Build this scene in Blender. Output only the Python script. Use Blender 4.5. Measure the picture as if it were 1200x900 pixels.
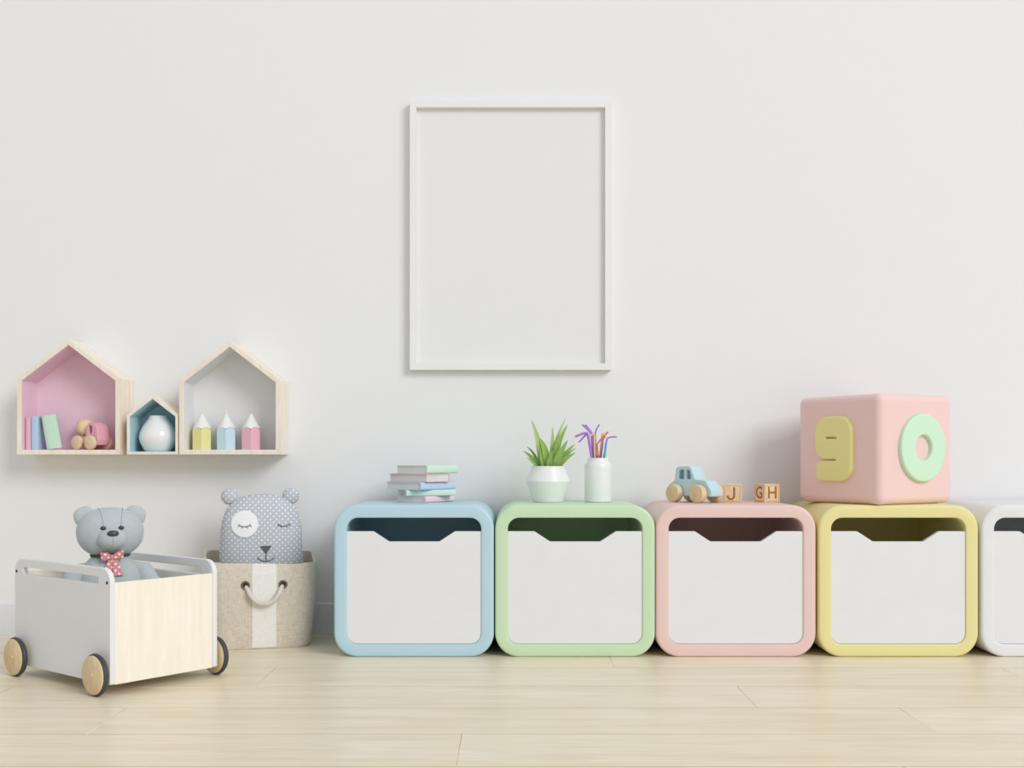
import bpy, bmesh, math, random
from mathutils import Vector, Matrix
for o in list(bpy.data.objects): bpy.data.objects.remove(o)
sc = bpy.context.scene
COL = sc.collection
R = math.radians
PI = math.pi

# ------------------------------------------------------------------ camera, world, lights, exposure
cam = bpy.data.cameras.new('camera'); cam.lens = 39.0; cam.sensor_width = 36.0; cam.sensor_fit = 'HORIZONTAL'
cam.shift_y = 85/1200; cam.clip_end = 100
co = bpy.data.objects.new('camera', cam); COL.objects.link(co)
co.location = (0, -3.467, .5545); co.rotation_euler = (R(90), 0, 0)
sc.camera = co
w = bpy.data.worlds.new('world'); sc.world = w; w.use_nodes = True
w.node_tree.nodes['Background'].inputs[0].default_value = (.942, .963, 1.0, 1)
w.node_tree.nodes['Background'].inputs[1].default_value = .72
def area(name, loc, target, size, power, col=(1, 1, 1), sy=None):
    l = bpy.data.lights.new(name, 'AREA'); l.size = size; l.energy = power; l.color = col
    if sy: l.shape = 'RECTANGLE'; l.size_y = sy
    o = bpy.data.objects.new(name, l); COL.objects.link(o); o.location = loc
    o.rotation_euler = (Vector(target)-Vector(loc)).to_track_quat('-Z', 'Y').to_euler()
    return o
area('window_light', (16.5, -19.0, 13.6), (0.0, 0, .6), 11.0, 4150, (.962, .974, 1.0))
vs = sc.view_settings
vs.view_transform = 'Standard'; vs.look = 'None'; vs.gamma = 1; vs.use_curve_mapping = False
vs.exposure = -0.13

# ------------------------------------------------------------------ materials
def lin(c): c /= 255; return c/12.92 if c <= .04045 else ((c+.055)/1.055)**2.4
def rgb(t): return (lin(t[0]), lin(t[1]), lin(t[2]), 1)
class NT:
    def __init__(s, name):
        s.m = bpy.data.materials.new(name); s.m.use_nodes = True
        s.t = s.m.node_tree; s.b = s.t.nodes['Principled BSDF']
    def n(s, typ, **kw):
        x = s.t.nodes.new(typ)
        for k, v in kw.items(): setattr(x, k, v)
        return x
    def l(s, a, b): s.t.links.new(a, b)
    def math(s, op, a, b=None):
        x = s.n('ShaderNodeMath', operation=op)
        for i, v in enumerate((a, b)):
            if v is None: continue
            if isinstance(v, (int, float)): x.inputs[i].default_value = v
            else: s.l(v, x.inputs[i])
        return x.outputs[0]
    def mix(s, f, a, b):
        x = s.n('ShaderNodeMix', data_type='RGBA')
        if isinstance(f, (int, float)): x.inputs[0].default_value = f
        else: s.l(f, x.inputs[0])
        for i, v in ((6, a), (7, b)):
            if isinstance(v, tuple): x.inputs[i].default_value = v
            else: s.l(v, x.inputs[i])
        return x.outputs[2]
    def coord(s, scale=(1, 1, 1), rnd=False):
        tc = s.n('ShaderNodeTexCoord'); mp = s.n('ShaderNodeMapping'); mp.inputs['Scale'].default_value = scale
        s.l(tc.outputs['Object'], mp.inputs['Vector'])
        if rnd:
            oi = s.n('ShaderNodeObjectInfo'); cb = s.n('ShaderNodeCombineXYZ')
            r = s.math('MULTIPLY', oi.outputs['Random'], 37.0)
            for i in range(3): s.l(r, cb.inputs[i])
            s.l(cb.outputs[0], mp.inputs['Location'])
        return mp.outputs[0]
    def noise(s, vec, scale, detail=3, rough=.5):
        x = s.n('ShaderNodeTexNoise'); x.inputs['Scale'].default_value = scale
        x.inputs['Detail'].default_value = detail; x.inputs['Roughness'].default_value = rough
        s.l(vec, x.inputs['Vector']); return x.outputs['Fac']
    def ramp(s, fac, a, b):
        x = s.n('ShaderNodeMapRange'); s.l(fac, x.inputs[0]); x.inputs[1].default_value = a; x.inputs[2].default_value = b
        return x.outputs[0]
    def bump(s, h, strength, dist=.002):
        x = s.n('ShaderNodeBump'); x.inputs['Strength'].default_value = strength; x.inputs['Distance'].default_value = dist
        s.l(h, x.inputs['Height']); s.l(x.outputs[0], s.b.inputs['Normal'])
MC = {}
def paint(name, c, rough=.5, spec=.4, var=.02, bump=0.0):
    if name in MC: return MC[name]
    q = NT(name); v = q.coord(); nz = q.noise(v, 14, 3)
    a = rgb(c); b = tuple(x*(1-var*2.5) for x in a[:3])+(1,)
    q.l(q.mix(q.ramp(nz, .35, .7), a, b), q.b.inputs['Base Color'])
    q.b.inputs['Roughness'].default_value = rough; q.b.inputs['Specular IOR Level'].default_value = spec
    if bump: q.bump(q.noise(v, 260, 2), bump, .001)
    MC[name] = q.m; return q.m
def wood(name, c1, c2, sc_=(1, 12, 12), scale=6, rough=.5, rnd=False, knots=False, vary=0.0, spec=.35):
    if name in MC: return MC[name]
    q = NT(name); v = q.coord(sc_, rnd)
    n1 = q.noise(v, scale, 6, .6); n2 = q.noise(v, scale*4.5, 3, .5)
    f = q.math('ADD', q.math('MULTIPLY', n1, .7), q.math('MULTIPLY', n2, .3))
    col = q.mix(q.ramp(f, .34, .68), rgb(c1), rgb(c2))
    if knots:
        k = q.noise(q.coord((1, 3.2, 3.2), rnd), 2.3, 3, .55)
        dk = tuple(lin(x)*.72 for x in c2)+(1,)
        col = q.mix(q.math('MULTIPLY', q.ramp(k, .6, .78), .38), col, dk)
    if vary:
        oi = q.n('ShaderNodeObjectInfo'); hs = q.n('ShaderNodeHueSaturation')
        q.l(q.math('ADD', q.math('MULTIPLY', oi.outputs['Random'], vary), 1-vary/2), hs.inputs['Value'])
        q.l(col, hs.inputs['Color']); col = hs.outputs[0]
    q.l(col, q.b.inputs['Base Color']); q.b.inputs['Roughness'].default_value = rough
    q.b.inputs['Specular IOR Level'].default_value = spec
    q.bump(f, .12, .001); MC[name] = q.m; return q.m
def dots(name, base, dot, pitch, rad, rough=.9, weave=True, plane='XZ'):
    if name in MC: return MC[name]
    q = NT(name); tc = q.n('ShaderNodeTexCoord'); sp = q.n('ShaderNodeSeparateXYZ'); q.l(tc.outputs['Object'], sp.inputs[0])
    u = q.math('DIVIDE', q.math('ADD', sp.outputs[0], sp.outputs[2]), pitch)
    v = q.math('DIVIDE', q.math('SUBTRACT', sp.outputs[0], sp.outputs[2]), pitch)
    fu = q.math('SUBTRACT', q.math('FRACT', q.math('ADD', u, 50.0)), .5)
    fv = q.math('SUBTRACT', q.math('FRACT', q.math('ADD', v, 50.0)), .5)
    d = q.math('SQRT', q.math('ADD', q.math('MULTIPLY', fu, fu), q.math('MULTIPLY', fv, fv)))
    msk = q.ramp(d, rad, rad*.82)
    nz = q.noise(q.coord(), 300, 2)
    b2 = q.mix(q.ramp(nz, .3, .7), rgb(base), tuple(lin(x)*.88 for x in base)+(1,))
    q.l(q.mix(msk, b2, rgb(dot)), q.b.inputs['Base Color'])
    q.b.inputs['Roughness'].default_value = rough; q.b.inputs['Specular IOR Level'].default_value = .15
    if weave: q.bump(nz, .25, .001)
    MC[name] = q.m; return q.m
def fabric(name, c, c2, scale=230, strength=.5, rough=.95):
    if name in MC: return MC[name]
    q = NT(name)
    a = q.noise(q.coord((1, 1, .12)), scale, 2); b = q.noise(q.coord((.12, .12, 1)), scale, 2)
    f = q.math('MULTIPLY', q.math('ADD', a, b), .5)
    q.l(q.mix(q.ramp(f, .4, .62), rgb(c), rgb(c2)), q.b.inputs['Base Color'])
    q.b.inputs['Roughness'].default_value = rough; q.b.inputs['Specular IOR Level'].default_value = .15
    q.b.inputs['Sheen Weight'].default_value = .15
    q.bump(f, strength, .001); MC[name] = q.m; return q.m

M_WALL = paint('wall_paint', (236, 236, 235), .85, .2, .002, .02)
M_BASE = paint('baseboard_paint', (226, 228, 230), .5, .3, .006)
M_FLOOR = wood('floor_wood', (243, 233, 210), (226, 210, 178), (.7, 7, 7), 3.4, .36, True, True, .07, .45)
M_WHITE = paint('white_lacquer', (232, 233, 235), .45, .4, .008)
M_FRAME = paint('frame_white', (238, 238, 236), .4, .4, .006)
M_PRINT = paint('blank_print', (233, 233, 232), .8, .2, .004)
M_CER = paint('white_ceramic', (240, 240, 240), .12, .5, .004)
M_CERM = paint('satin_ceramic', (236, 238, 236), .3, .5, .004)
M_PINE = wood('pine', (248, 241, 230), (234, 219, 197), (10, 10, 1.2), 5, .55, False)
M_BIRCH = wood('birch', (250, 244, 230), (242, 232, 212), (9, 9, .8), 9, .5, False)
M_WHEEL = wood('wheel_wood', (234, 214, 174), (214, 188, 142), (6, 6, 2), 9, .5, True)
M_TAN = wood('block_wood', (240, 220, 182), (224, 196, 152), (8, 8, 1.5), 16, .5, True)
M_BURN = paint('burnt_wood', (168, 118, 68), .7, .2, .03)
M_RUB = paint('dark_rubber', (70, 70, 74), .5, .4, .02)
M_BLK = paint('black_plastic', (38, 38, 40), .3, .5, .01)
M_STEEL = paint('grommet_metal', (110, 106, 100), .35, .6, .02)
M_PAGE = paint('book_pages', (226, 222, 216), .9, .1, .05)

# ------------------------------------------------------------------ geometry helpers
def finish(me, angle=38, smooth=True):
    bm = bmesh.new(); bm.from_mesh(me); bmesh.ops.remove_doubles(bm, verts=bm.verts, dist=1e-6)
    bmesh.ops.recalc_face_normals(bm, faces=bm.faces); bm.to_mesh(me); bm.free()
    if smooth:
        me.polygons.foreach_set('use_smooth', [True]*len(me.polygons))
        if angle: me.set_sharp_from_angle(angle=R(angle))
def link(name, me, mat, parent=None, angle=38, smooth=True, wn=False):
    finish(me, angle, smooth); me.materials.clear(); me.materials.append(mat)
    o = bpy.data.objects.new(name, me); COL.objects.link(o)
    if parent: o.parent = parent
    if wn:
        m = o.modifiers.new('weighted_normals', 'WEIGHTED_NORMAL'); m.keep_sharp = True; m.weight = 90
    return o
def mk(name, V, F, mat, parent=None, angle=38, smooth=True):
    me = bpy.data.meshes.new(name); me.from_pydata([tuple(v) for v in V], [], F); return link(name, me, mat, parent, angle, smooth)
def thing(name, label, cat, loc=(0, 0, 0), rz=0, group=None):
    o = bpy.data.objects.new(name, None); COL.objects.link(o); o.empty_display_size = .02
    o.location = loc; o.rotation_euler = (0, 0, rz); tag(o, label, cat, group); return o
def tag(o, label, cat, group=None):
    o['label'] = label; o['category'] = cat
    if group: o['group'] = group
    return o
def struct(o, label=None, cat=None):
    o['kind'] = 'structure'
    if label: o['label'] = label
    if cat: o['category'] = cat
    return o
def box(name, x0, x1, y0, y1, z0, z1, mat, parent=None, bev=0.0, seg=2):
    bm = bmesh.new(); bmesh.ops.create_cube(bm, size=1)
    for v in bm.verts: v.co = Vector(((x0+x1)/2+v.co.x*(x1-x0), (y0+y1)/2+v.co.y*(y1-y0), (z0+z1)/2+v.co.z*(z1-z0)))
    if bev: bmesh.ops.bevel(bm, geom=list(bm.edges), offset=bev, segments=seg, affect='EDGES', profile=.5, clamp_overlap=True)
    me = bpy.data.meshes.new(name); bm.to_mesh(me); bm.free(); return link(name, me, mat, parent, wn=bev > 0)
def loft(name, rings, mat, parent=None, cap0=True, cap1=True, angle=38):
    n = len(rings[0]); V = [p for r in rings for p in r]; F = []
    for i in range(len(rings)-1):
        for j in range(n):
            k = (j+1) % n; F.append((i*n+j, i*n+k, (i+1)*n+k, (i+1)*n+j))
    if cap0: F.append(tuple(range(n-1, -1, -1)))
    if cap1: F.append(tuple((len(rings)-1)*n+j for j in range(n)))
    return mk(name, V, F, mat, parent, angle)
def lathe(name, prof, mat, parent=None, n=40, loc=(0, 0, 0), axis='Z', angle=38):
    rings = []
    for r, z in prof:
        ring = []
        for j in range(n):
            a = 2*PI*j/n; p = (r*math.cos(a), r*math.sin(a), z)
            if axis == 'Y': p = (p[0], z, p[1])
            if axis == 'X': p = (z, p[0], p[1])
            ring.append((p[0]+loc[0], p[1]+loc[1], p[2]+loc[2]))
        rings.append(ring)
    return loft(name, rings, mat, parent, angle=angle)
def tube(name, pts, r, mat, parent=None, n=8, closed=False):
    pts = [Vector(p) for p in pts]; m = len(pts); rings = []; prev = None
    rr_ = r if isinstance(r, (list, tuple)) else [r]*m
    for i, p in enumerate(pts):
        a = pts[(i-1) % m] if (closed or i > 0) else p; b = pts[(i+1) % m] if (closed or i < m-1) else p
        t = (b-a).normalized()
        if prev is None:
            u = t.orthogonal().normalized()
        else:
            u = (prev-t*prev.dot(t)); u = u.normalized() if u.length > 1e-6 else t.orthogonal().normalized()
        prev = u; v = t.cross(u)
        rings.append([p+(u*math.cos(2*PI*k/n)+v*math.sin(2*PI*k/n))*rr_[i] for k in range(n)])
    if closed: rings.append(rings[0])
    return loft(name, rings, mat, parent, not closed, not closed, angle=60)
def ellip(name, c, r, mat, parent=None, e=2.0, rot=None, nu=28, nv=18, fn=None):
    V = []; F = []
    def s(x, p): return math.copysign(abs(x)**p, x)
    p = 2.0/e
    for i in range(nv+1):
        th = -PI/2+PI*i/nv
        for j in range(nu):
            ph = 2*PI*j/nu
            q = Vector((r[0]*s(math.cos(th), p)*s(math.cos(ph), p), r[1]*s(math.cos(th), p)*s(math.sin(ph), p), r[2]*s(math.sin(th), p)))
            if fn: q = fn(q)
            if rot: q = rot @ q
            V.append(q+Vector(c))
    for i in range(nv):
        for j in range(nu):
            k = (j+1) % nu; F.append((i*nu+j, i*nu+k, (i+1)*nu+k, (i+1)*nu+j))
    return mk(name, V, F, mat, parent, None)
def rr(w_, h_, r, cz=0.0, n=9):
    P = []
    for cx, cy, a0 in ((w_/2-r, h_/2-r, 0), (-w_/2+r, h_/2-r, 90), (-w_/2+r, -h_/2+r, 180), (w_/2-r, -h_/2+r, 270)):
        for k in range(n):
            a = R(a0+90*k/(n-1)); P.append((cx+r*math.cos(a), cz+cy+r*math.sin(a)))
    return P
def rpoly(pts, r, n=6):
    out = []; m = len(pts)
    for i in range(m):
        p = Vector(pts[i]); a = Vector(pts[i-1]); b = Vector(pts[(i+1) % m]); ri = r[i] if isinstance(r, (list, tuple)) else r
        if ri <= 0: out.append(tuple(p)); continue
        u = (a-p).normalized(); v = (b-p).normalized(); ang = u.angle(v)
        d = min(ri/math.tan(ang/2), (a-p).length*.49, (b-p).length*.49); re = d*math.tan(ang/2)
        c = p+(u+v).normalized()*(re/math.sin(ang/2))
        s = p+u*d-c; e = p+v*d-c; a0 = math.atan2(s.y, s.x); a1 = math.atan2(e.y, e.x)
        da = (a1-a0+PI) % (2*PI)-PI
        for k in range(n+1):
            t = a0+da*k/n; out.append((c.x+re*math.cos(t), c.y+re*math.sin(t)))
    return out
UP = Matrix(((1, 0, 0, 0), (0, 0, -1, 0), (0, 1, 0, 0), (0, 0, 0, 1)))       # u->x, v->z, w->-y
def curve_mesh(cu, M):
    o = bpy.data.objects.new('tmp', cu); COL.objects.link(o)
    dg = bpy.context.evaluated_depsgraph_get(); me = bpy.data.meshes.new_from_object(o.evaluated_get(dg), depsgraph=dg)
    bpy.data.objects.remove(o); bpy.data.curves.remove(cu); me.transform(M); return me
def solid(name, outlines, depth, bev, mat, parent=None, M=UP, res=2):
    cu = bpy.data.curves.new('tmpc', 'CURVE'); cu.dimensions = '2D'; cu.fill_mode = 'BOTH'
    for ol in outlines:
        s = cu.splines.new('POLY'); s.points.add(len(ol)-1); s.use_cyclic_u = True
        for q, p in zip(s.points, ol): q.co = (p[0], p[1], 0, 1)
    cu.extrude = depth/2-bev; cu.bevel_depth = bev; cu.bevel_resolution = res; cu.offset = -bev
    return link(name, curve_mesh(cu, M), mat, parent, wn=True)
def letter(name, ch, size, depth, mat, parent, M, offset=0.0):
    cu = bpy.data.curves.new('tmpt', 'FONT'); cu.body = ch; cu.size = size; cu.extrude = depth/2
    cu.align_x = 'CENTER'; cu.align_y = 'CENTER'; cu.offset = offset
    return link(name, curve_mesh(cu, M), mat, parent)
def rotz(a): return Matrix.Rotation(a, 4, 'Z')
def T(x, y, z): return Matrix.Translation((x, y, z))

# ------------------------------------------------------------------ the setting
struct(box('wall_back', -6, 6, 0, .12, -.03, 4.0, M_WALL), 'plain white painted wall behind everything', 'wall')
bb = bpy.data.meshes.new('baseboard_back')
prof = rpoly([(0, 0), (0, .100), (-.007, .100), (-.012, .094), (-.012, 0)], [0, 0, .001, .001, 0], 2)
V = [(x, p[0], p[1]) for x in (-6, 6) for p in prof]; n = len(prof)
F = [(j, (j+1) % n, n+(j+1) % n, n+j) for j in range(n)]+[tuple(range(n)), tuple(range(2*n-1, n-1, -1))]
struct(mk('baseboard_back', V, F, M_BASE), 'low white baseboard along the foot of the wall', 'baseboard')
M_GROOVE = wood('plank_edge_wood', (206, 182, 144), (186, 158, 118), (.9, 9, 9), 3.2, .6)
M_SUB = wood('floor_joint_wood', (176, 142, 100), (150, 118, 80), (.9, 9, 9), 3.2, .6)
floor = struct(box('floor', -6, 6, -6, .12, -.06, -.0095, M_SUB), 'pale wooden plank floor', 'floor')
random.seed(4)
PW = .232; y1 = .141; row = 0
joints = {2: (-1.35, .27), 3: (-.62, 1.28), 4: (.543, -1.2), 5: (-.85, .853), 6: (-.1, 1.5), 7: (-1.0, .7)}
y = -.555+3*PW        # seam lines at -0.555 + k * plank width
while y > -5.6:
    js = joints.get(row-0, None)
    js = sorted(js) if js else sorted((random.uniform(-1.6, -.3), random.uniform(.2, 1.6)))
    xs = [-4.0, *js, 4.0]
    for a, b in zip(xs[:-1], xs[1:]):
        L = b-a-.0004; yw = min(y, .0)-(y-PW)-.0008
        if yw < .02: continue
        o = box('plank', -L/2, L/2, -yw/2, yw/2, -.009, 0, M_FLOOR, floor, .0011, 1)
        o.data.materials.append(M_GROOVE)
        for p in o.data.polygons: p.material_index = 0 if abs(p.normal.z) > .95 or abs(p.normal.x) > .5 else 1
        o.location = ((a+b)/2, (min(y, 0)+y-PW)/2, 0)
    y -= PW; row += 1

# ------------------------------------------------------------------ picture frame
FX0, FX1, FZ0, FZ1 = -.3167, .3096, .8234, 1.658
fr = thing('picture_frame', 'thin white picture frame holding a blank print, hung on the wall', 'picture frame', ((FX0+FX1)/2, 0, FZ0))
fw, fh, ft = (FX1-FX0)/2, FZ1-FZ0, .0205
def rail(p):
    rings = [[(x, yy, z) for x, z in p] for yy in (-.001, -.029)]
    o = loft('frame_rail', rings, M_FRAME, fr)
    return o
rail([(-fw, 0), (fw, 0), (fw-ft, ft), (-fw+ft, ft)]); rail([(fw, fh), (-fw, fh), (-fw+ft, fh-ft), (fw-ft, fh-ft)])
rail([(-fw, 0), (-fw+ft, ft), (-fw+ft, fh-ft), (-fw, fh)]); rail([(fw, 0), (fw, fh), (fw-ft, fh-ft), (fw-ft, ft)])
box('print', -fw+ft-.002, fw-ft+.002, -.012, -.004, ft-.002, fh-ft+.002, M_PRINT, fr)

# ------------------------------------------------------------------ storage cabinets
CW, CH, CD, CT = .4425, .42, .386, .0350
CY = -.014-CD/2
def cabinet(cx, c, cname, label):
    mat = paint(cname+'_lacquer', c, .42, .4, .006)
    t = thing('storage_cabinet', label, 'cabinet', (cx, CY, 0), 0, 'rounded cube cabinets in a row along the wall')
    rings = []
    def ring(ins, yy): rings.append([(x, yy, z) for x, z in rr(CW-2*ins, CH-2*ins, .066-ins, CH/2, 12)])
    b = .007; f = -CD/2
    ring(b, -f); ring(b*.3, -f-b*.3); ring(0, -f-b); ring(0, f+b)
    for k in (1, 2, 3, 4): a = k*PI/8; ring(b*(1-math.cos(a)), f+b-b*math.sin(a))
    c2 = .003
    ring(CT-c2, f)
    for k in (1, 2, 3): a = k*PI/6; ring(CT-c2+c2*math.sin(a), f+c2*(1-math.cos(a)))
    ring(CT, -f-.014)
    loft('cabinet_body', rings, mat, t)
    d = solid('drawer_front', [rpoly([(-.1865, .0357), (.1865, .0357), (.1865, .3473), (.113, .3473), (.0696, .3190), (-.0696, .3190), (-.113, .3473), (-.1865, .3473)],
              [.031, .031, .0015, .003, .003, .003, .003, .0015], 7)], .016, .0016, M_WHITE, t)
    d.location = (0, f+.012, 0)
    V = []; F = []
    def bx(x0, x1, y0, y1_, z0, z1):
        k = len(V); V.extend([(x, yy, z) for x in (x0, x1) for yy in (y0, y1_) for z in (z0, z1)])
        F.extend([(k, k+1, k+3, k+2), (k+4, k+6, k+7, k+5), (k, k+4, k+5, k+1), (k+2, k+3, k+7, k+6), (k, k+2, k+6, k+4), (k+1, k+5, k+7, k+3)])
    bx(-.178, .178, f+.024, .165, .045, .055); bx(-.178, -.168, f+.024, .165, .055, .22); bx(.168, .178, f+.024, .165, .055, .22); bx(-.168, .168, .155, .165, .055, .22)
    mk('drawer_tray', V, F, mat, t)
cabinet(-.2714, (186, 216, 228), 'blue', 'pastel blue rounded cube cabinet with white drawer, under the stack of books')
cabinet(.1746, (203, 228, 190), 'green', 'pastel green rounded cube cabinet with white drawer, under the potted plant')
cabinet(.6194, (234, 204, 197), 'pink', 'pastel pink rounded cube cabinet with white drawer, under the toy car')
cabinet(1.0689, (234, 225, 160), 'yellow', 'pastel yellow rounded cube cabinet with white drawer, under the big cube')
cabinet(1.5196, (236, 235, 233), 'white', 'all white rounded cube cabinet cut off at the right edge')
TOP = CH

# ------------------------------------------------------------------ house shelves
def house(x0, x1, ze, za, zb, t_, depth, inner, iname, label):
    """pentagon box: width x0..x1, eaves at ze, apex za, bottom zb"""
    cx = (x0+x1)/2; hw = (x1-x0)/2
    t = thing('house_shelf', label, 'shelf', (cx, 0, zb), 0, 'house shaped wall shelves')
    mi = paint(iname, inner, .6, .3, .008)
    e, a = ze-zb, za-zb
    sl = Vector((hw, a-e)).normalized(); nx = Vector((-sl.y, sl.x))           # left slope dir, its outward normal
    dz = t_/sl.x                                                               # vertical roof thickness
    ei = e+(t_*(sl.y/sl.x))-dz                                                 # inner eave height at x = hw - t
    yb, yf = -.001, -depth
    def pl(name, p, m=M_PINE, bev=.0006):
        o = solid(name, [p], depth-.001, bev, m, t); o.location.y = (yb+yf)/2; return o
    pl('bottom_panel', [(-hw, 0), (hw, 0), (hw, t_), (-hw, t_)])
    for s in (-1, 1):
        q = [(s*hw, t_), (s*hw, e), (s*(hw-t_), ei), (s*(hw-t_), t_)]
        pl('side_panel', q if s < 0 else q[::-1])
        q = [(s*hw, e), (0, a), (0, a-dz), (s*(hw-t_), ei)]
        pl('roof_panel', q if s < 0 else q[::-1])
    # painted lining and back, just inside the wooden shell
    w2 = hw-t_; k = .0009
    P = [(-w2, t_), (w2, t_), (w2, ei), (0, a-dz), (-w2, ei)]
    Q = [(-w2+k, t_+k), (w2-k, t_+k), (w2-k, ei-k*.3), (0, a-dz-k*1.3), (-w2+k, ei-k*.3)]
    V = [(x, yf+.002, z) for x, z in P]+[(x, yf+.002, z) for x, z in Q]+[(x, yb-.007, z) for x, z in Q]
    F = []
    for j in range(5):
        m = (j+1) % 5; F += [(j, m, 5+m, 5+j), (5+j, 5+m, 10+m, 10+j)]
    F.append((10, 11, 12, 13, 14))
    o = mk('lining', V, F, mi, t, 20)
    box('back_panel', -w2, w2, yb-.006, yb, t_, ei, mi, t)
    return t
house(-1.494, -1.1833, .7901, .9088, .5607, .0135, .120, (240, 208, 222), 'lining_pink', 'wooden house shelf with pink inside, holding books and toy car')
house(-1.1622, -1.0078, .6794, .7391, .5607, .0080, .120, (184, 220, 228), 'lining_blue', 'small wooden house shelf with blue inside, holding the white vase')
house(-1.0046, -.6995, .7850, .9034, .5607, .0135, .120, (234, 234, 233), 'lining_white', 'wooden house shelf with white inside, holding three pencil figures')

# ------------------------------------------------------------------ books
def book(col, cname, w_, L, th, label, M, group, pages=None):
    t = thing('book', label, 'book', group=group)
    mat = paint(cname, col, .55, .35, .01)
    c = .0022
    P = rpoly([(-.001, 0), (w_, 0), (w_, c), (.003, c), (.003, th-c), (w_, th-c), (w_, th), (-.001, th)], [th*.25, .0004, .0004, 0, 0, .0004, .0004, th*.25], 3)
    o = loft('cover', [[(x, 0, z) for x, z in P], [(x, L, z) for x, z in P]], mat, t)
    box('pages', .0028, w_-.004, .003, L-.003, c*.9, th-c*.9, M_PAGE, t)
    t.matrix_world = M; return t
SG = 'books stacked on the blue cabinet'
def stack_book(C, phi, Ls, Wb, z, th, col, cname, label, fore=False):
    phi = R(phi); r = Vector((math.cos(phi), math.sin(phi))); l = Vector((-math.sin(phi), math.cos(phi))); C = Vector(C)
    if not fore: o = C+r*Ls; M = T(o.x, o.y, z) @ rotz(phi+PI/2)
    else: o = C+r*Wb+l*Ls; M = T(o.x, o.y, z) @ rotz(phi+PI)
    book(col, cname, Wb, Ls, th, label, M, SG)
z = TOP+.0003
for C, phi, Ls, Wb, th, col, cn, lab, fo in (
    ((-.2509, -.250), 58, .145, .107, .0185, (238, 212, 220), 'cover_pink', 'pink book at the bottom of the stack on the blue cabinet', False),
    ((-.3071, -.238), 20, .150, .120, .0180, (206, 232, 216), 'cover_mint', 'mint book second from bottom, turned askew in the cabinet stack', False),
    ((-.2635, -.262), 55, .162, .134, .0225, (194, 213, 236), 'cover_blue', 'light blue book in the middle of the cabinet stack', False),
    ((-.2477, -.252), 53, .150, .105, .0242, (233, 190, 204), 'cover_rose', 'pink covered book with white page edges forward, second from top of the stack', True),
    ((-.2465, -.248), 56.6, .150, .117, .0245, (208, 234, 214), 'cover_mint2', 'pale mint book on top of the cabinet stack', False)):
    stack_book(C, phi, Ls, Wb, z, th, col, cn, lab, fo); z += th+.0002
STAND = Matrix(((0, 0, 1, 0), (1, 0, 0, 0), (0, 1, 0, 0), (0, 0, 0, 1)))
ZH = .5607+.0135+.0011
HG = 'books in the pink house shelf'
book((234, 188, 202), 'cover_deep_pink', .070, .098, .0180, 'narrow pink book standing at the left in the pink house shelf', T(-1.4775, -.100, ZH) @ STAND, HG)
book((186, 207, 234), 'cover_sky', .072, .102, .0215, 'light blue book standing between pink and mint books in the house shelf', T(-1.4585, -.104, ZH) @ STAND, HG)
lean = Matrix.Rotation(R(-9.0), 4, 'Y')
book((196, 226, 208), 'cover_green', .042, .103, .0440, 'thick mint green book leaning against the blue one in the house shelf', T(-1.4100, -.106, ZH) @ rotz(R(17)) @ lean @ STAND, HG)

# ------------------------------------------------------------------ vase and pencil figures in the shelves
t = thing('vase', 'glossy white rounded vase inside the small blue house shelf', 'vase', (-1.0856, -.064, .5607+.0080+.0011))
pf = [(.001, 0), (.036, 0), (.0385, .0015), (.044, .010), (.0515, .023), (.0555, .036), (.0562, .046), (.054, .058), (.048, .072), (.0385, .088), (.029, .101), (.0262, .107), (.0258, .1095), (.024, .1100), (.0225, .108), (.024, .100), (.034, .085), (.043, .070), (.049, .055), (.050, .040), (.040, .010), (.001, .006)]
lathe('vase_body', pf, M_CER, t, 56, angle=60)
def pencil(x, c, cname, label, tip=True):
    t = thing('pencil_figure', label, 'figurine', (x, -.060, ZH), R(-19), 'pencil figures in the white house shelf')
    r = .031; hb = .071; n6 = 6; sub = 8; mat = paint(cname, c, .5, .35, .01)
    V = []; F = []; N = n6*sub
    tops = []
    cr = .0300; za = .118
    for j in range(N):
        k, f = divmod(j, sub); f /= sub
        a = Vector((math.cos(PI/3*k), math.sin(PI/3*k)))*r; b = Vector((math.cos(PI/3*(k+1)), math.sin(PI/3*(k+1))))*r
        p = a.lerp(b, f); rad = p.length
        zt = .059+ (1-((rad-.0268)/(r-.0268)))*.0105           # cone cutting a hexagon leaves scallops
        V += [(p.x, p.y, 0), (p.x, p.y, zt)]; tops.append((p.x, p.y, zt))
    for j in range(N):
        k = (j+1) % N; F.append((2*j, 2*k, 2*k+1, 2*j+1))
    F.append(tuple(2*j for j in range(N-1, -1, -1))); F.append(tuple(2*j+1 for j in range(N)))
    mk('pencil_body', V, F, mat, t, 25)
    rings = [[(p[0]*.985, p[1]*.985, p[2]-.0008) for p in tops]]
    for s in (.35, .7, .86, .93):
        rings.append([(p[0]*(1-s), p[1]*(1-s), p[2]+(za-.004-p[2])*s/.93*.97) for p in tops])
    loft('sharpened_cone', rings, paint('pencil_white', (240, 239, 237), .6, .3, .01), t, angle=60)
    lathe('lead_tip', [(.0040, za-.0065), (.0026, za-.001), (.0015, za+.0012), (.0004, za+.002)], mat if tip else paint('pencil_white', (240, 239, 237)), t, 16, angle=60)
pencil(-.9517, (232, 225, 156), 'pencil_yellow', 'pastel yellow pencil shaped figure with white cone in the white house shelf')
pencil(-.8772, (200, 226, 235), 'pencil_blue', 'pastel blue pencil shaped figure with white cone in the white house shelf', False)
pencil(-.8014, (234, 182, 196), 'pencil_pink', 'pastel pink pencil shaped figure with white cone in the white house shelf')

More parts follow.
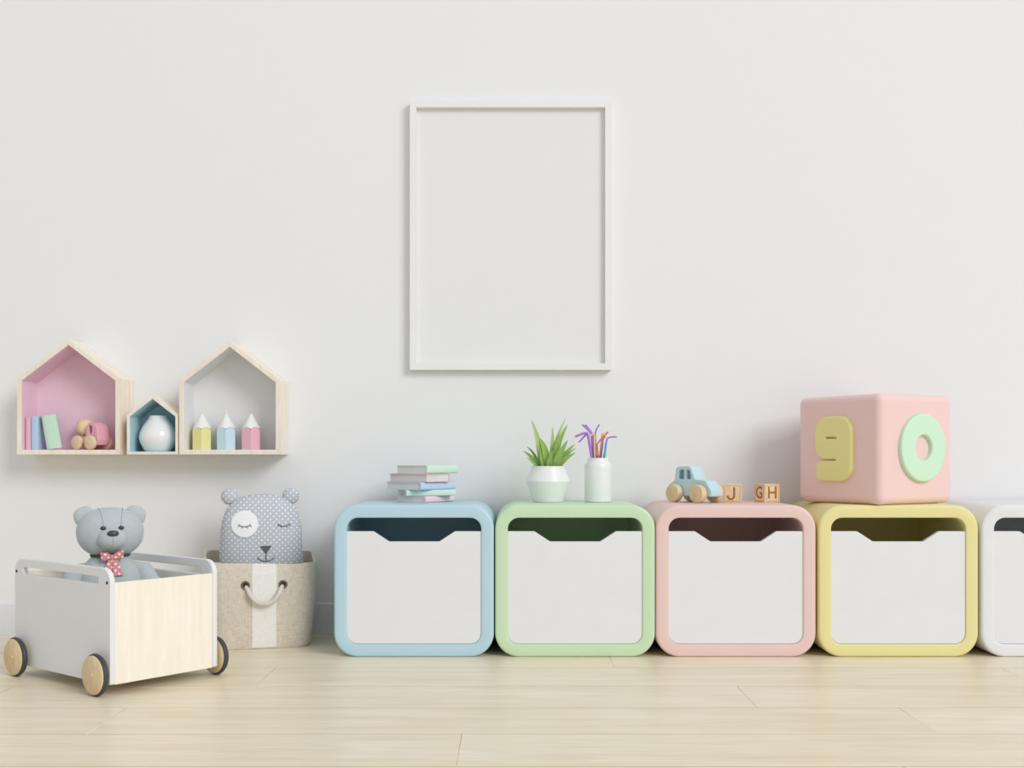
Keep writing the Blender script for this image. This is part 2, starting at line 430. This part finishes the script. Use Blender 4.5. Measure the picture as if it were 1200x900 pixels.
# ------------------------------------------------------------------ wooden toy cars (nose along +x, left side along -y before turning)
def wheel(t, x, y, r, th, mat, side):
    b = min(.003, th*.2)
    pr = [(.0008, -th/2), (r*.18, -th/2), (r-b, -th/2), (r-b*.3, -th/2+b*.3), (r, -th/2+b), (r, th/2-b), (r-b*.3, th/2-b*.3), (r-b, th/2), (.0008, th/2)]
    o = lathe('wheel', pr, mat, t, 32, (0, 0, 0), 'Y', 50); o.location = (x, y, r)
    lathe('axle_peg', [(.0005, -.0015), (r*.17, -.0012), (r*.2, 0), (r*.2, .003), (.0005, .003)], mat, o, 14, (0, side*(th/2+.0002) if side > 0 else -th/2-.0002, 0), 'Y', 50)
    return o
t = thing('toy_car', 'pastel blue wooden toy car with beige wheels on the pink cabinet', 'toy car', (.5370, -.202, TOP+.0002), R(-51))
mb = paint('toy_blue', (196, 224, 230), .5, .35, .015)
bw = .048
prof = rpoly([(-.078, .022), (-.083, .050), (-.058, .064), (-.051, .105), (.006, .107), (.023, .068), (.062, .065), (.085, .036), (.085, .018), (-.072, .018)],
             [.006, .016, .006, .014, .016, .012, .016, .012, .005, .006], 6)
win1 = rpoly([(-.042, .068), (-.020, .068), (-.020, .096), (-.038, .096)][::-1], [.006, .004, .004, .008][::-1], 5)
win2 = rpoly([(-.011, .068), (.0085, .068), (.002, .094), (-.011, .096)][::-1], [.004, .006, .010, .004][::-1], 5)
solid('car_body', [prof, win1, win2], bw, .0025, mb, t)
md = paint('toy_window', (120, 158, 168), .5, .3, .01)
box('window_core', -.044, .0092, -.015, .015, .066, .0955, md, t)
for x in (-.046, .046):
    for s in (-1, 1): wheel(t, x, s*(bw/2+.0125), .0265, .021, M_WHEEL, s)
    tube('axle', [(x, -bw/2-.018, .0265), (x, bw/2+.018, .0265)], .004, M_WHEEL, t)

t = thing('toy_car', 'pink wooden toy car with beige ball driver in the pink house shelf', 'toy car', (-1.2850, -.067, ZH), R(-29))
mp = paint('toy_pink', (234, 176, 188), .5, .35, .015)
bw = .046
prof = rpoly([(-.050, .014), (.044, .014), (.050, .030), (.046, .064), (.032, .083), (.008, .084), (-.004, .068), (-.006, .040), (-.050, .040)],
             [.006, .005, .006, .016, .018, .016, .01, .006, .010], 6)
hole = rpoly([(.008, .048), (.022, .048), (.022, .074), (.008, .074)][::-1], .0068, 6)
solid('car_body', [prof, hole], bw, .003, mp, t)
ellip('ball_driver', (-.0330, .002, .0690), (.0290, .0290, .0275), M_TAN, t)
for x in (-.031, .027):
    for s in (-1, 1): wheel(t, x, s*(bw/2+.0085), .0215, .014, M_TAN, s)
    tube('axle', [(x, -bw/2-.012, .0215), (x, bw/2+.012, .0215)], .003, M_TAN, t)

# ------------------------------------------------------------------ letter blocks
def letter_block(x, y, rz, s, faces, label):
    t = thing('letter_block', label, 'toy block', (x, y, TOP+.0002), rz, 'wooden letter blocks')
    box('block_body', -s/2, s/2, -s/2, s/2, 0, s, M_TAN, t, .0015, 2)
    for ch, ang in faces:
        M = rotz(ang) @ T(0, -s/2, s/2) @ UP
        if ch == 'J':
            c = [(.12, .33), (.12, -.10)]+[(-.055+.175*math.cos(a), -.12-.20*math.sin(a)) for a in [PI*k/14 for k in range(15)]]
            lft = []; rgt = []
            for i, p in enumerate(c):
                a_, b_ = Vector(c[max(0, i-1)]), Vector(c[min(len(c)-1, i+1)]); d_ = (b_-a_).normalized(); n_ = Vector((-d_.y, d_.x))*.055
                lft.append(((p[0]+n_.x)*s, (p[1]+n_.y)*s)); rgt.append(((p[0]-n_.x)*s, (p[1]-n_.y)*s))
            solid('letter_j', [lft+rgt[::-1]], .0010, .0001, M_BURN, t, M, 1)
        else: letter('letter_'+ch.lower(), ch, s*.92, .0010, M_BURN, t, M, .0006)
        q = s*.44; p = s*.41
        solid('border_line', [[(-q, -q), (q, -q), (q, q), (-q, q)], [(-p, -p), (-p, p), (p, p), (p, -p)]], .0007, .0001, paint('border_burn', (206, 168, 116), .7, .2, .03), t, M, 1)
letter_block(.6490, -.200, R(-14), .0535, [('J', 0)], 'small wooden block with the letter J beside the blue toy car')
letter_block(.7530, -.190, R(22), .0535, [('G', -PI/2), ('H', 0)], 'small wooden block with letters G and H, on the pink cabinet')

# ------------------------------------------------------------------ big soft cube with digits
S = .309
t = thing('number_cube', 'large pink rounded cube with digits 9 and 0 on the yellow cabinet', 'toy cube', (1.062, -.214, TOP+.0005), R(31))
box('cube_body', -S/2, S/2, -S/2, S/2, 0, S, paint('cube_pink', (240, 208, 203), .5, .35, .006), t, .022, 6)
k = .136/178
def zz(x, y_): return ((x-241)*k*1.0, (357-y_)*.186/315)
nine = rpoly([zz(152, 200), zz(330, 200), zz(330, 515), zz(157, 515), zz(157, 415), zz(256, 415), zz(256, 408), zz(152, 408)], [.045, .045, .045, .020, .018, .001, .001, .045], 8)
slit = rpoly([zz(207, 301), zz(207, 308), zz(258, 308), zz(258, 301)], .0005, 2)
M9 = rotz(-PI/2) @ T(-.006, -S/2-.004, S/2+.002) @ UP
solid('digit_nine', [nine[::-1], slit], .018, .005, paint('digit_yellow', (238, 228, 156), .5, .35, .006), t, M9, 3)
c0 = [(.094*math.cos(2*PI*j/56), .096*math.sin(2*PI*j/56)) for j in range(56)]
c1 = [(.035*math.cos(-2*PI*j/40), .036*math.sin(-2*PI*j/40)) for j in range(40)]
solid('digit_zero', [c0, c1], .018, .005, paint('digit_mint', (206, 238, 208), .5, .35, .006), t, T(.012, -S/2-.004, S/2+.004) @ UP, 3)

# ------------------------------------------------------------------ potted plant
t = thing('potted_plant', 'spiky green plant in a squat white ceramic pot on the green cabinet', 'potted plant', (.1062, -.187, TOP+.0002))
lathe('pot', [(.001, 0), (.041, 0), (.0432, .0015), (.0445, .004), (.0545, .034), (.0640, .058), (.0652, .0618), (.0640, .066), (.0560, .086), (.0512, .096), (.0500, .102), (.0500, .1055), (.0490, .1065), (.0478, .1055), (.0478, .095), (.001, .0945)], M_CERM, t, 56, angle=28)
lathe('soil', [(.001, .0950), (.0470, .0950), (.0468, .0965), (.030, .0985), (.001, .0990)], paint('soil', (92, 78, 58), .95, .1, .2, .6), t, 24)
leafm = []
for i, (ca, cb) in enumerate((((138, 176, 86), (164, 196, 112)), ((166, 196, 112), (192, 214, 144)), ((112, 152, 78), (142, 178, 102)))):
    leafm.append(wood('leaf_green_%d' % i, ca, cb, (30, 30, 2), 12, .45))
def leaf(base, mid, tip, wd, m, side=(0, -1, .25)):
    b, c, e = Vector(base), Vector(mid), Vector(tip); n_ = 12; V = []; F = []
    sd = Vector(side)
    for i in range(n_+1):
        s = i/n_; p = b*(1-s)**2+c*2*s*(1-s)+e*s*s; tg = ((c-b)*(1-s)+(e-c)*s).normalized()
        ww = .88*wd*min(1, .62+1.3*s)*(1-s**2.2)**.9+.0002
        u = tg.cross(sd).normalized(); nr = u.cross(tg).normalized()
        V += [p-u*ww+nr*ww*.35, p-nr*ww*.05, p+u*ww+nr*ww*.35, p+u*ww+nr*(ww*.35-.0006), p-nr*(ww*.05+.0006), p-u*ww+nr*(ww*.35-.0006)]
    for i in range(n_):
        a = i*6
        for j in range(6): k2 = (j+1) % 6; F.append((a+j, a+k2, a+6+k2, a+6+j))
    F += [tuple(range(5, -1, -1)), tuple(n_*6+j for j in range(6))]
    mk('leaf', V, F, leafm[m], t, 50)
zs = .096
for bx_, by, mx, my, mz, tx, ty, tz, wd, m in (
    (-.018, -.010, -.022, -.015, .175, -.0505, -.020, .2447, .0115, 1),
    (-.010, -.024, -.012, -.034, .165, -.0270, -.040, .1858, .0140, 0),
    (.000, -.022, -.006, -.035, .165, -.0290, -.045, .1900, .0125, 0),
    (.010, .000, .012, .000, .170, .0553, .012, .2524, .0070, 1),
    (.014, -.012, .022, -.018, .170, .0580, -.020, .2295, .0115, 0),
    (.008, -.004, .014, -.006, .165, .0132, -.008, .2228, .0090, 1),
    (.018, -.024, .030, -.040, .140, .0570, -.046, .1831, .0130, 0),
    (.026, -.014, .040, -.022, .140, .0788, -.030, .1707, .0090, 0),
    (.028, .006, .048, .012, .140, .0839, .018, .1589, .0050, 2),
    (.026, -.022, .044, -.036, .130, .0805, -.046, .1454, .0090, 0),
    (-.026, -.014, -.044, -.024, .135, -.0742, -.034, .1505, .0080, 2),
    (-.022, .004, -.036, .006, .145, -.0625, .012, .1639, .0055, 2),
    (-.030, -.020, -.040, -.034, .115, -.0640, -.044, .1330, .0055, 0),
    (-.004, .016, -.010, .020, .150, -.0270, .030, .1950, .0090, 2),
    (.012, .020, .018, .030, .150, .0360, .044, .1900, .0085, 2),
    (.002, -.030, .004, -.040, .125, .0120, -.050, .1520, .0100, 0)):
    leaf((bx_, by, zs), (mx, my, mz), (tx, ty, tz), wd, m)

# ------------------------------------------------------------------ jar with straws
JX, JY = .2541, -.187
t = thing('jar', 'plain white ceramic jar full of straws on the green cabinet', 'jar', (JX, JY, TOP+.0002))
lathe('jar_body', [(.001, 0), (.036, 0), (.0385, .0015), (.0395, .005), (.0395, .104), (.0388, .110), (.0350, .1165), (.0318, .119), (.0304, .121), (.0304, .1285), (.0298, .1300), (.0280, .1300), (.0272, .128), (.0272, .118), (.034, .108), (.036, .1), (.036, .006), (.001, .005)], M_CERM, t, 48, angle=40)
def straw(pts, dy, r, c, cname, label):
    P = [Vector((600+a/7.5, 480+b/7.5, 0)) for a, b in pts]
    d = 3.28+dy                                   # sizes read off the picture, turned into metres
    W_ = [Vector(((p.x-600)*d/1300+0, JY+dy, .5545+(535-p.y)*d/1300)) for p in P]
    a = W_[0]; dirv = (W_[0]-W_[1]).normalized()
    ft = a+dirv*((a.z-(TOP+.012))/max(.2, -dirv.z))
    ft.x = JX+max(-.026, min(.026, ft.x-JX))
    pts3 = [ft]+W_
    # round the bend
    out = [pts3[0], pts3[1]]
    for i in range(2, len(pts3)-1):
        p = pts3[i]; u = (pts3[i-1]-p); v = (pts3[i+1]-p); k3 = min(.010, u.length*.4, v.length*.4)
        s, e = p+u.normalized()*k3, p+v.normalized()*k3
        out += [s, s.lerp(p, .6).lerp(p.lerp(e, .4), .4), s.lerp(p, .5).lerp(p.lerp(e, .5), .5), s.lerp(p, .4).lerp(p.lerp(e, .6), .6), e]
    if len(pts3) > 3 or len(pts3) == 3: out.append(pts3[-1])
    o = tube('drinking_straw', [q-ft for q in out], r, paint(cname, c, .35, .5, .01), None, 10)
    o.location = ft
    tag(o, label, 'straw', 'drinking straws in the white jar')
PU, YE, RE, BL = (172, 124, 214), (236, 214, 104), (228, 112, 116), (70, 178, 208)
straw([(700, 425), (662, 195), (555, 237)], -.014, .0036, PU, 'straw_purple', 'thick purple straw whose tip points farthest left')
straw([(712, 425), (668, 198), (588, 288)], -.004, .0026, PU, 'straw_purple', 'purple straw bent steeply down to the left')
straw([(718, 425), (698, 205), (618, 130)], .006, .0030, PU, 'straw_purple', 'purple straw with tip bent up to the left, highest on the left')
straw([(722, 425), (710, 210), (645, 133)], .014, .0028, PU, 'straw_purple', 'purple straw leaning up left just behind another purple one')
straw([(738, 425), (730, 195), (768, 130)], .008, .0024, PU, 'straw_purple', 'slim purple straw with tip bent up to the right')
straw([(727, 425), (722, 207), (688, 232)], -.010, .0025, YE, 'straw_yellow', 'yellow straw with short tip bent left between purple straws')
straw([(760, 425), (745, 300), (845, 195)], -.012, .0026, RE, 'straw_red', 'coral red straw with long tip bent up to the right')
straw([(748, 425), (712, 300), (700, 268)], .016, .0024, RE, 'straw_red', 'short coral red straw among the purple straws')
straw([(773, 425), (795, 198), (828, 245)], .010, .0029, YE, 'straw_yellow', 'yellow straw with tip bent down to the right')
straw([(782, 425), (800, 262), (815, 235)], -.003, .0026, PU, 'straw_purple', 'purple straw beside the blue one, nearly straight')
straw([(812, 425), (828, 288)], -.014, .0032, BL, 'straw_blue', 'straight bright blue straw at the right of the jar')
straw([(806, 425), (838, 242), (922, 240)], .004, .0024, PU, 'straw_purple', 'purple straw with tip pointing level to the right')

# ------------------------------------------------------------------ rolling toy cart
CA = R(51)
NC = Vector((-.9275, -.907))
ex = Vector((math.cos(CA), math.sin(CA))); ey = Vector((-math.sin(CA), math.cos(CA)))
LX, LY = .296, .444
cc = NC+ex*(LX/2)+ey*(LY/2)
t = thing('toy_cart', 'white and birch wood toy cart on four wheels with the grey teddy inside', 'toy cart', (cc.x, cc.y, 0), CA)
SIDE = Matrix(((0, 0, 1, 0), (1, 0, 0, 0), (0, 1, 0, 0), (0, 0, 0, 1)))         # u->y, v->z, w->x
th = .013
for s in (-1, 1):
    P = rpoly([(-LY/2, .026), (LY/2, .026), (LY/2, .295), (-LY/2, .295)], [.004, .004, .034, .034], 8)
    H = rpoly([(-LY/2+.050, .2565), (-LY/2+.050, .2745), (LY/2-.042, .2745), (LY/2-.042, .2565)], .004, 4)
    o = solid('end_panel', [P, H], th, .0014, M_WHITE, t, SIDE); o.location = (s*(LX/2-th/2), 0, 0)
    for yy in (-LY/2+.012, LY/2-.010):
        lathe('screw', [(.0005, -.001), (.0034, -.001), (.0036, 0), (.0034, .001), (.0005, .001)], M_BLK, o, 14, (s*(th/2+.0006), yy, .262), 'X')
for s in (-1, 1):
    o = box('side_panel', -LX/2+th, LX/2-th, -.0055, .0055, .025, .2615, M_BIRCH, t, .0012, 1); o.location = (0, s*(LY/2-.0075), 0)
box('bottom_panel', -LX/2+th, LX/2-th, -LY/2+.013, LY/2-.013, .034, .043, M_BIRCH, t)
for sx in (-1, 1):
    for yy in (-LY/2+.032, LY/2-.040):
        r = .0485; cxw = sx*(LX/2+.019)
        tire = lathe('tire', [(r*.80, -.007), (r*.95, -.0068), (r, -.003), (r+.0012, 0), (r, .003), (r*.95, .0068), (r*.80, .007), (r*.80, -.007)], M_RUB, t, 44, (0, 0, 0), 'X', 60)
        tire.location = (cxw-sx*.0015, yy, r+.0008)
        ho = lathe('wheel_disc', [(.0006, -.0085), (r*.90, -.0085), (r*.93, -.007), (r*.93, .007), (r*.90, .0085), (.0006, .0085)], M_WHEEL, tire, 44, (sx*.001, 0, 0), 'X', 50)
        lathe('axle_pin', [(.0005, -.0105), (.0034, -.0102), (.0042, -.0085), (.0042, .0085), (.0034, .0102), (.0005, .0105)], M_TAN, tire, 16, (sx*.001, 0, 0), 'X', 50)
        # short axle stub to the panel
        tube('axle_stub', [(-sx*.019, 0, 0), (sx*.002, 0, 0)], .008, M_TAN, tire, 12)

# ------------------------------------------------------------------ teddy bear sitting in the cart
tz = .0432
felt = fabric('grey_felt', (190, 197, 199), (181, 189, 192), 520, .3)
tb = thing('teddy_bear', 'grey teddy bear with pink polka dot bow, sitting in the toy cart', 'teddy bear', (-1.022, -.645, tz), R(24))
def headfn(q):
    k_ = q.z/.062
    q.x *= 1.0-.10*max(0, k_)**2-.06*max(0, -k_); return q
HZ = .362-tz
hd = ellip('head', (0, 0, HZ), (.082, .068, .0635), felt, tb, 2.35, fn=headfn)
for s in (-1, 1):
    e = ellip('ear', (s*.0600, .006, HZ+.040), (.0265, .013, .0265), felt, hd, 2.3, Matrix.Rotation(R(s*18), 3, 'Y'))
    # seam running from brow over the crown
    pts = []
    for k_ in range(9):
        a = R(18+k_*8.5); x = s*(.020+.010*k_/8)
        zl = .0630*math.sin(a); yl = -.068*(max(0, 1-abs(zl/.0635)**2.35-abs(x/.076)**2.35))**(1/2.35)
        pts.append((x, yl-.0002, HZ+zl))
    tube('seam', pts, .0007, paint('seam_thread', (146, 158, 165), .9, .1), hd, 6)
mz = HZ-.013
muz = ellip('muzzle', (0, -.062, mz), (.0345, .034, .0275), felt, hd, 2.1)
ellip('nose', (0, -.0905, mz+.0155), (.0140, .009, .0080), paint('nose_plastic', (72, 70, 72), .25, .5), muz, 2.2)
tube('mouth_seam', [(0, -.0957, mz+.006), (0, -.0960, mz-.002), (0, -.0937, mz-.010), (0, -.0888, mz-.017), (0, -.0810, mz-.0230)], .0007, paint('seam_thread', (146, 158, 165)), muz, 6)
for s in (-1, 1):
    ellip('eye', (s*.0212, -.0655, HZ+.0145), (.0070, .0040, .0052), paint('eye_plastic', (60, 58, 60), .2, .5), hd)
ellip('torso', (0, .002, .160), (.084, .064, .110), felt, tb, 2.5, fn=lambda q: Vector((q.x*(1-.12*max(0, q.z/.108)), q.y, q.z)))
for s in (-1, 1):
    P = [(s*.050, 0, .238), (s*.078, -.002, .222), (s*.098, -.014, .180), (s*.106, -.030, .140), (s*.104, -.042, .115), (s*.103, -.046, .108)]
    tube('arm', P, [.008, .024, .029, .029, .022, .008], felt, tb, 16)
    P = [(s*.040, -.020, .050), (s*.046, -.050, .046), (s*.052, -.085, .044), (s*.055, -.108, .046), (s*.055, -.122, .050), (s*.055, -.127, .051)]
    tube('leg', P, [.030, .038, .036, .040, .034, .012], felt, tb, 16)
NZ = .3045-tz
tube('neck_ribbon', [(.0450*math.cos(2*PI*j/40), .0490*math.sin(2*PI*j/40), NZ-.004*math.cos(2*PI*j/40+PI/2)*-1) for j in range(40)], .0042, paint('ribbon_dark', (88, 84, 86), .8, .2), tb, 8, True)
bowm = dots('bow_polka', (236, 152, 152), (250, 246, 244), .0165, .27, .8)
bow = bpy.data.objects.new('bow', None); COL.objects.link(bow); bow.parent = tb; bow.location = (0, -.058, NZ-.001); bow.rotation_euler = (R(6), 0, 0)
solid('bow_loop', [rpoly([(-.029, .0125), (-.010, .0125), (-.001, .004), (-.001, -.004), (-.012, -.0075), (-.024, -.0095)], .0025, 4)], .013, .004, bowm, bow)
solid('bow_loop', [rpoly([(.001, -.004), (.001, .004), (.010, .0135), (.028, .0165), (.027, -.002), (.012, -.0065)][::-1], .0025, 4)], .013, .004, bowm, bow)
tl = solid('bow_tail', [rpoly([(-.009, -.006), (.001, -.006), (-.001, -.047), (-.021, -.042), (-.015, -.020)][::-1], .0015, 3)], .005, .0015, bowm, bow); tl.location.y = -.002; tl.rotation_euler = (R(-8), 0, 0)
tl = solid('bow_tail', [rpoly([(.001, -.006), (.013, -.006), (.024, -.040), (.028, -.046), (.001, -.047)][::-1], .0015, 3)], .005, .0015, bowm, bow); tl.location.y = -.003; tl.rotation_euler = (R(-8), 0, 0)
box('bow_knot', -.0045, .0045, -.010, .004, -.006, .006, bowm, bow, .0025, 2)

# ------------------------------------------------------------------ fabric basket
BRZ = R(15)
t = thing('fabric_basket', 'beige linen storage basket with white stripe and rope handle by the wall', 'basket', (-.7500, -.166, 0), BRZ)
linen = fabric('linen', (226, 217, 202), (207, 196, 178), 420, .5)
inner = fabric('linen_inside', (206, 196, 178), (184, 172, 152), 420, .5)
cream = fabric('cream_canvas', (244, 242, 237), (235, 232, 225), 420, .4)
BW, BD, BH = .312, .236, .250
SX = .0075
def bring(z_, ins=0.0, bulge=True, n_=12):
    f = z_/BH; g = .92+.10*min(1, f*1.2)+(.02*math.sin(PI*min(1, f)) if bulge else 0)
    if z_ < .012: g -= (.012-z_)*2.2
    pts = rr(BW*g-2*ins, BD*g-2*ins, .055*g-ins*.5, 0, n_)
    out = []
    for x, yy in pts:
        a = math.atan2(yy, x); wv = .0
        if f > .5:
            q = (f-.5)*2
            wv = q*(.004*math.sin(3*a+.6)+.003*math.sin(5*a+1.2))
            if yy > 0: wv += q*.013*min(1, yy/(BD*.4))
            elif abs(x) < BW*.40: wv -= q*.009*(1-(x/(BW*.40))**4)
        out.append((x+.002*math.sin(4*a+z_*30)*f, yy+.002*math.cos(3*a+z_*25)*f, z_+wv))
    return out
zsl = [.0005, .002, .006, .012, .03, .06, .10, .14, .18, .21, .235, BH]
rings = [bring(z_) for z_ in zsl]+[[(p[0]*.992, p[1]*.992, p[2]+.0022) for p in bring(BH)]]+[bring(z_, .005) for z_ in zsl[:3:-1]]+[bring(.012, .006)]
bk = loft('basket_body', rings, linen, t, angle=60)
# stripe: a band sewn on the front, following the cloth
def front_y(x, z_):
    r_ = bring(z_, 0, True, 12); best = None
    m = len(r_)
    for i in range(m):
        a, b = r_[i], r_[(i+1) % m]
        if a[1] < 0 and b[1] < 0 and (a[0]-x)*(b[0]-x) <= 0 and abs(b[0]-a[0]) > 1e-5:
            f = (x-a[0])/(b[0]-a[0]); v = (a[1]+(b[1]-a[1])*f, a[2]+(b[2]-a[2])*f)
            if best is None or v[0] < best[0]: best = v
    return best
SW = .034; cols = 6
V = []; F = []
zz_ = [.004, .012, .03, .06, .10, .14, .18, .21, .235, BH]
for off in (.0014, -.0006):
    for z_ in zz_:
        for j in range(cols+1):
            x = SX-SW+2*SW*j/cols; yy, zc = front_y(x, z_); V.append((x, yy-off, zc+(.0026 if z_ == BH else 0)))
nr_ = len(zz_); c_ = cols+1; hN = nr_*c_
for i in range(nr_-1):
    for j in range(cols):
        a = i*c_+j; F += [(a, a+1, a+c_+1, a+c_), (hN+a, hN+a+c_, hN+a+c_+1, hN+a+1)]
for i in range(nr_-1):
    for j in (0, cols): a = i*c_+j; F.append((a, a+c_, hN+a+c_, hN+a))
for j in range(cols):
    F.append((j, j+1, hN+j+1, hN+j)); a = (nr_-1)*c_+j; F.append((a, a+1, hN+a+1, hN+a))
mk('stripe', V, F, cream, t, 60)
gx, gz = .0525, .186
for s in (-1, 1):
    yy, zc = front_y(SX+s*gx, gz)
    g = tube('grommet', [(.0105*math.cos(2*PI*j/24), 0, .0105*math.sin(2*PI*j/24)) for j in range(24)], .0026, M_STEEL, t, 8, True); g.location = (SX+s*gx, yy-.001, gz)
    lathe('grommet_hole', [(.0005, -.0008), (.0095, -.0008), (.0095, .0008), (.0005, .0008)], M_BLK, g, 20, (0, 0, 0), 'Y')
P = []
for j in range(25):
    a = j/24; x = SX-gx+2*gx*a+.003*math.sin(2*PI*a); s_ = math.sin(PI*a)
    sag = .053*(1-abs(2*a-1)**3.0)
    P.append((x, front_y(max(SX-gx, min(SX+gx, x)), gz)[0]+.006-.022*min(1, s_*3.0), gz-sag))
tube('rope_handle', P, .0066, paint('rope_cotton', (226, 216, 204), .9, .15, .06, .5), t, 12)

# ------------------------------------------------------------------ pillow bear in the basket
pd = dots('grey_polka', (196, 200, 206), (244, 244, 244), .0170, .215, .95)
pb = thing('bear_pillow', 'grey polka dot bear pillow with closed eyes standing in the linen basket', 'pillow', (-.7475, -.158, .0125), R(14))
PH = .430
def pw(z_):                       # half width by height
    tab = [(0, .085), (.02, .106), (.08, .116), (.20, .1215), (.26, .1210), (.32, .1185), (.355, .1135), (.385, .1020), (.405, .086), (.420, .064), (.4275, .040), (PH, .004)]
    for (a, x0), (b, x1) in zip(tab[:-1], tab[1:]):
        if z_ <= b: f = (z_-a)/(b-a); return x0+(x1-x0)*f
    return .004
def pdp(z_): f = min(1, max(0, (PH-z_)/.16)); g = min(1, .45+z_/.06); return .066*(1-(1-f)**2.3)**.55*g+.002
zl = [0, .004, .012, .02, .05, .08, .12, .16, .20, .23, .26, .29, .32, .34, .355, .37, .385, .395, .405, .413, .420, .4245, .4275, .429, PH]
rings = []
for z_ in zl:
    ring = []; a_, b_ = pw(z_), pdp(z_)
    for j in range(48):
        q = 2*PI*j/48; cx_, sy_ = math.cos(q), math.sin(q); p_ = 2/2.3
        wr = 1+.006*math.sin(7*q+z_*40)
        ring.append((a_*math.copysign(abs(cx_)**p_, cx_)*wr, b_*math.copysign(abs(sy_)**p_, sy_)*wr, z_))
    rings.append(ring)
body = loft('pillow_body', rings, pd, pb, angle=None)
def fy(x, z_): u = min(1, abs(x)/pw(z_)); return -pdp(z_)*(1-u**2.3)**(1/2.3)*1.004
for s in (-1, 1):
    e = ellip('ear', (s*.0890-.003, .004, .4235), (.0245, .018, .0235), pd, pb, 2.2, Matrix.Rotation(R(s*24), 3, 'Y'))
    tube('ear_seam', [(-.003+s*(.073+.0055*math.cos(q)), .004+.012*math.sin(q), .4085+.0065*math.cos(q)*-1) for q in [2*PI*j/18 for j in range(18)]], .0016, paint('seam_grey', (150, 154, 160), .9, .1), e, 6, True)
dark = paint('dark_thread', (84, 82, 84), .9, .15)
def patch(name, outline, cx_, cz_, th_, mat, parent):
    V = [(cx_, fy(cx_, cz_)-th_, cz_)]; n_ = len(outline); F = []
    for s in (.5, 1.0):
        for x, z_ in outline: X, Z = cx_+(x-cx_)*s, cz_+(z_-cz_)*s; V.append((X, fy(X, Z)-th_, Z))
    for x, z_ in outline: V.append((x, fy(x, z_)+.001, z_))
    for j in range(n_):
        k_ = (j+1) % n_; F += [(0, 1+j, 1+k_), (1+j, 1+n_+j, 1+n_+k_, 1+k_), (1+n_+j, 1+2*n_+j, 1+2*n_+k_, 1+n_+k_)]
    return mk(name, V, F, mat, parent, 50)
EXL, EXR, EZ = -.0490, .0635, .3410
patch('eye_patch', [(EXL+.0385*math.cos(2*PI*j/40), EZ+.004+.0385*math.sin(2*PI*j/40)) for j in range(40)], EXL, EZ+.004, .0022, fabric('white_felt', (246, 246, 245), (241, 241, 240), 420, .2), pb)
for xc in (EXL, EXR):
    of = .0030 if xc < 0 else .0010
    def sp(x, z_): return (x, fy(x, z_)-of, z_)
    arc = [(xc+.0175*math.sin(a), EZ-.010*math.cos(a)+.006) for a in [R(-72+144*j/12) for j in range(13)]]
    ey_ = tube('closed_eyelid', [sp(x, z_) for x, z_ in arc], .00105, dark, pb, 6)
    for j in (1, 4, 8, 11):
        x, z_ = arc[j]; dx = (x-xc)*.30
        tube('eyelash', [sp(x, z_), sp(x+dx*.6, z_-.0035), sp(x+dx, z_-.0062)], [.0010, .0009, .0004], dark, ey_, 6)
NX, NZ2 = .0115, .2800
patch('nose', [(NX-.0165, NZ2), (NX-.006, NZ2+.0008), (NX+.006, NZ2+.0008), (NX+.0165, NZ2), (NX+.008, NZ2-.012), (NX+.001, NZ2-.0225), (NX-.001, NZ2-.0225), (NX-.008, NZ2-.012)], NX, NZ2-.008, .0020, paint('nose_felt', (104, 104, 106), .95, .1, .05), pb)
mo = tube('mouth_stitch', [(x, fy(x, z_)-.001, z_) for x, z_ in [(NX+.0245*math.sin(a), NZ2-.022-.0245*math.cos(a)*.62-.007) for a in [R(-78+156*j/14) for j in range(15)]]], .00105, dark, pb, 6)
tube('mouth_stitch', [(NX, fy(NX, z_)-.001, z_) for z_ in (NZ2-.021, NZ2-.030, NZ2-.044)], .00105, dark, pb, 6)
